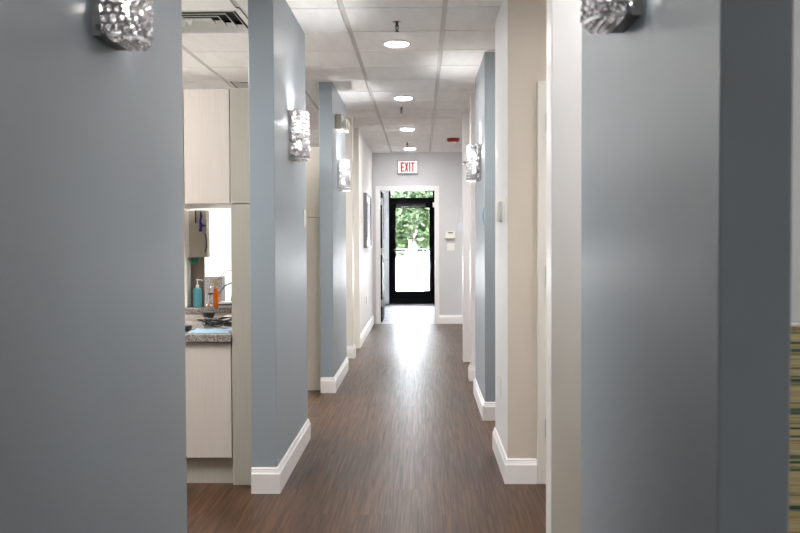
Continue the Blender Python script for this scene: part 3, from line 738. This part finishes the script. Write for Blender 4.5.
# bottles and tools on the ledge
t = thing('soap_bottle', 'light teal pump soap bottle on the ledge', 'bottle', (-1.462, 5.925, 0.912))
MB().lathe([(0.024,0),(0.027,0.004),(0.027,0.105),(0.022,0.118),(0.010,0.126)], seg=20).build('bottle_body', M['teal'], t, smooth=True)
MB().lathe([(0.011,0.1262),(0.011,0.142),(0.004,0.146),(0.004,0.172),(0.009,0.174),(0.009,0.182)], seg=14).tube([(0,0,0.178),(0.030,-0.005,0.176),(0.034,-0.005,0.168)],0.004,7).build('pump', M['white_plastic'], t, smooth=True)
t = thing('spray_bottle', 'orange spray bottle with straw coloured nozzle on the ledge', 'bottle', (-1.332, 5.885, 0.912))
MB().lathe([(0.017,0),(0.019,0.004),(0.019,0.085),(0.014,0.108),(0.010,0.122)], seg=18).build('bottle_body', M['orange'], t, smooth=True)
MB().lathe([(0.012,0.1222),(0.012,0.136),(0.007,0.142),(0.007,0.158)], seg=12).box(-0.022,0.016,-0.008,0.008,0.158,0.180,bev=0.003).box(-0.018,-0.013,-0.003,0.003,0.128,0.158).build('spray_head', M['amber'], t, smooth=True)
t = thing('tissue_dispenser', 'speckled grey metal box standing behind the bottles', 'box', (-1.437, 6.30, 0.912))
MB().box(-0.065, 0.065, -0.05, 0.05, 0, 0.185, bev=0.004).build('box_shell', M['speck'], t)
MB().box(-0.03, 0.03, -0.052, -0.0495, 0.06, 0.07).build('slot', M['dark_gap'], t)
t = thing('faucet', 'chrome gooseneck tap between the teal and orange bottles', 'tap', (-1.392, 5.90, 0.912))
MB().lathe([(0.014,0),(0.014,0.012),(0.009,0.02)], seg=14).tube([(0,0,0.015),(0,0,0.075),(0.006,0,0.105),(0.020,0,0.128),(0.036,0,0.130),(0.048,0,0.112)],0.0055,8).build('spout', M['chrome'], t, smooth=True)
MB().tube([(0.016,0,0.0),(0.016,0,0.05),(0.022,-0.01,0.08)],0.0045,8).build('tap_lever', M['chrome'], t, smooth=True)
t = thing('instrument_arm', 'jointed grey and black instrument arm reaching over the ledge', 'instrument', (-1.30, 6.02, 0.912))
MB().tube([(-0.075,0,0.03),(-0.04,0,0.085),(0.0,0,0.135),(0.05,0,0.155),(0.16,0,0.175)],[0.005,0.006,0.006,0.005,0.004],8).build('arm', M['grey_plastic'], t, smooth=True)
MB().tube([(0.03,0.02,0.0),(0.045,0.02,0.08),(0.055,0.01,0.15)],0.0045,7).build('support_rod', M['dark_metal'], t)
MB().tube([(0.06,-0.01,0.148),(0.13,-0.01,0.16)],[0.008,0.010],8).build('handpiece', M['black'], t)
tag(MB().tube([(-1.372,6.1,0.99),(-1.368,6.1,1.07),(-1.34,6.1,1.115),(-1.30,6.1,1.140),(-1.24,6.1,1.152),(-1.14,6.1,1.14),(-1.10,6.1,1.06),(-1.09,6.1,0.9125)],0.0028,6).build('hose', M['grey_plastic'], smooth=True), 'thin grey hose arching above the bottles against the white wall', 'hose')
t = thing('sterilizer_tray', 'flat white tray with a dark band on the ledge, right of the orange bottle', 'tray', (-1.24, 5.90, 0.912))
MB().box(-0.07, 0.12, -0.05, 0.05, 0, 0.014, bev=0.003).box(-0.07, 0.12, -0.05, 0.05, 0.021, 0.034, bev=0.003).build('tray_shell', M['white_plastic'], t)
MB().box(-0.066, 0.116, -0.046, 0.046, 0.0135, 0.0215).build('tray_band', M['black'], t)
t = thing('curing_unit', 'white rounded device with a black end behind the flat tray', 'device', (-1.24, 6.10, 0.912))
MB().box(-0.02, 0.10, -0.05, 0.05, 0, 0.13, bev=0.02).build('body', M['white_plastic'], t, smooth=True)
MB().lathe([(0.004,-0.062),(0.028,-0.058),(0.030,-0.045)], 0.045, 0, 0.055, seg=16, axis='Y').build('end_cap', M['black'], t, smooth=True)

# clutter on the counter
t = thing('cord_holder', 'black cone shaped cup on the counter, against the ledge', 'holder', (-1.318, 5.62, 0.832))
MB().lathe([(0.012,0),(0.014,0.006),(0.028,0.034),(0.040,0.058),(0.039,0.068),(0.032,0.070)], seg=20).build('cup', M['black'], t, smooth=True)
gr = []
cw = MB(); random.seed(5); nx_, ny_ = 26, 12; X0_, X1_, Yc0, Yc1 = -1.295, -1.062, 5.00, 5.22
top = [[(X0_+(X1_-X0_)*i/nx_, Yc0+(Yc1-Yc0)*j/ny_, 0.840+0.0020*math.sin(i*0.5+j*0.7)+0.002*random.random() if 0 < i < nx_ and 0 < j < ny_ else 0.834) for j in range(ny_+1)] for i in range(nx_+1)]
cw.sheet(top)
tag(cw.build('towel', M['cloth'], smooth=True), 'light blue folded towel spread along the front of the granite counter', 'towel')
def wavy(seed, n, x0, x1, y0, y1, z0, z1, loops):
    random.seed(seed); a = random.uniform(0, 6); pts = []
    for i in range(n):
        u = i/(n-1)
        pts.append((x0+(x1-x0)*u+0.052*math.cos(a+u*loops*2*PI), y0+(y1-y0)*u+0.06*math.sin(a+u*loops*2*PI), z0+(z1-z0)*(0.5+0.5*math.sin(a*2+u*loops*4.1))))
    return pts
for k, (x0, x1, y0, y1, lp, r, mt, lb) in enumerate([
    (-1.27, -1.12, 5.20, 5.30, 3, 0.0036, 'black', 'thick black coiled cable on the counter, looping over the left end of the towel'),
    (-1.22, -1.12, 5.22, 5.32, 4, 0.0044, 'black', 'black tangled cable heaped at the right of the counter'),
    (-1.25, -1.13, 5.28, 5.36, 2, 0.0034, 'grey_plastic', 'thin grey cable winding through the black ones on the counter')]):
    tag(MB().tube(wavy(20+k, 60, x0, x1, y0, y1, 0.853, 0.893, lp), r, 7).build('cable', M[mt], smooth=True), lb, 'cable', 'cables heaped on the counter')
for k, (x, y, a, lb) in enumerate([(-1.235, 5.30, 0.3, 'black plug end lying left in the cable heap'), (-1.12, 5.28, 2.6, 'black plug end lying right in the cable heap')]):
    t = thing('plug', lb, 'plug', (x, y, 0.845), a, group='plugs in the cable heap')
    MB().box(-0.03, 0.03, -0.014, 0.014, 0, 0.024, bev=0.006).build('plug_body', M['black'], t, smooth=True)
    MB().tube([(0.03,0,0.012),(0.05,0,0.012)], 0.005, 7).build('plug_tip', M['dark_metal'], t)
t = thing('scanner', 'low white rounded device on the counter behind the cables', 'device', (-1.155, 5.62, 0.832))
MB().box(-0.07, 0.07, -0.06, 0.06, 0, 0.05, bev=0.018).build('body', M['white_plastic'], t, smooth=True)
MB().box(-0.05, 0.03, -0.063, -0.0595, 0.018, 0.026).build('display', M['grey_plastic'], t)
tag(MB().box(-1.375, -1.312, 5.10, 5.20, 0.832, 0.866, bev=0.014).build('computer_mouse', M['black'], smooth=True), 'black rounded mouse at the left end of the counter by the near wall edge', 'mouse')

# ------------------------------------------------------------------ daylight, world, camera
wd = bpy.data.worlds.new('World'); sc.world = wd; wd.use_nodes = True
nt = wd.node_tree; nt.nodes.clear()
wo = nt.nodes.new('ShaderNodeOutputWorld'); bg = nt.nodes.new('ShaderNodeBackground'); sk = nt.nodes.new('ShaderNodeTexSky')
sk.sky_type = 'HOSEK_WILKIE'; sk.turbidity = 6; sk.sun_direction = (0.3, -0.5, 0.8); sk.ground_albedo = 0.6
mx = nt.nodes.new('ShaderNodeMix'); mx.data_type = 'RGBA'; mx.inputs[0].default_value = 0.85; mx.inputs[7].default_value = (0.88,0.89,1.0,1)
nt.links.new(sk.outputs[0], mx.inputs[6]); nt.links.new(mx.outputs[2], bg.inputs[0]); bg.inputs[1].default_value = 90
nt.links.new(bg.outputs[0], wo.inputs[0])
sl = bpy.data.lights.new('sun', 'SUN'); sl.energy = 30; sl.angle = 0.02; sl.color = (1,0.97,0.92)
so = bpy.data.objects.new('sun', sl); C.objects.link(so); so.rotation_euler = (math.radians(20), math.radians(42), 0)

cd = bpy.data.cameras.new('Camera'); co = bpy.data.objects.new('Camera', cd); C.objects.link(co)
FPX = 912.0
cd.sensor_width = 36; cd.lens = FPX*36/800; cd.clip_start = 0.05; cd.clip_end = 300
yw, pt, rl = math.atan(21/FPX), math.atan(27.5/FPX), -0.00375
f = Vector((-math.sin(yw)*math.cos(pt), math.cos(yw)*math.cos(pt), -math.sin(pt)))
r = f.cross(Vector((0,0,1))).normalized(); u = r.cross(f)
r2 = r*math.cos(rl)+u*math.sin(rl); u2 = -r*math.sin(rl)+u*math.cos(rl)
co.matrix_world = Matrix(((r2.x,u2.x,-f.x,0),(r2.y,u2.y,-f.y,0),(r2.z,u2.z,-f.z,1.35),(0,0,0,1)))
cd.dof.use_dof = True; cd.dof.focus_distance = 6.5; cd.dof.aperture_fstop = 5.6
sc.camera = co
sc.view_settings.view_transform = 'Standard'; sc.view_settings.look = 'None'; sc.view_settings.gamma = 1
sc.view_settings.use_curve_mapping = False; sc.view_settings.exposure = 0.02
sc.cycles.max_bounces = 10; sc.cycles.diffuse_bounces = 5; sc.cycles.glossy_bounces = 4; sc.cycles.transparent_max_bounces = 12
sc.cycles.sample_clamp_indirect = 30
sc.cycles.caustics_reflective = False; sc.cycles.caustics_refractive = False
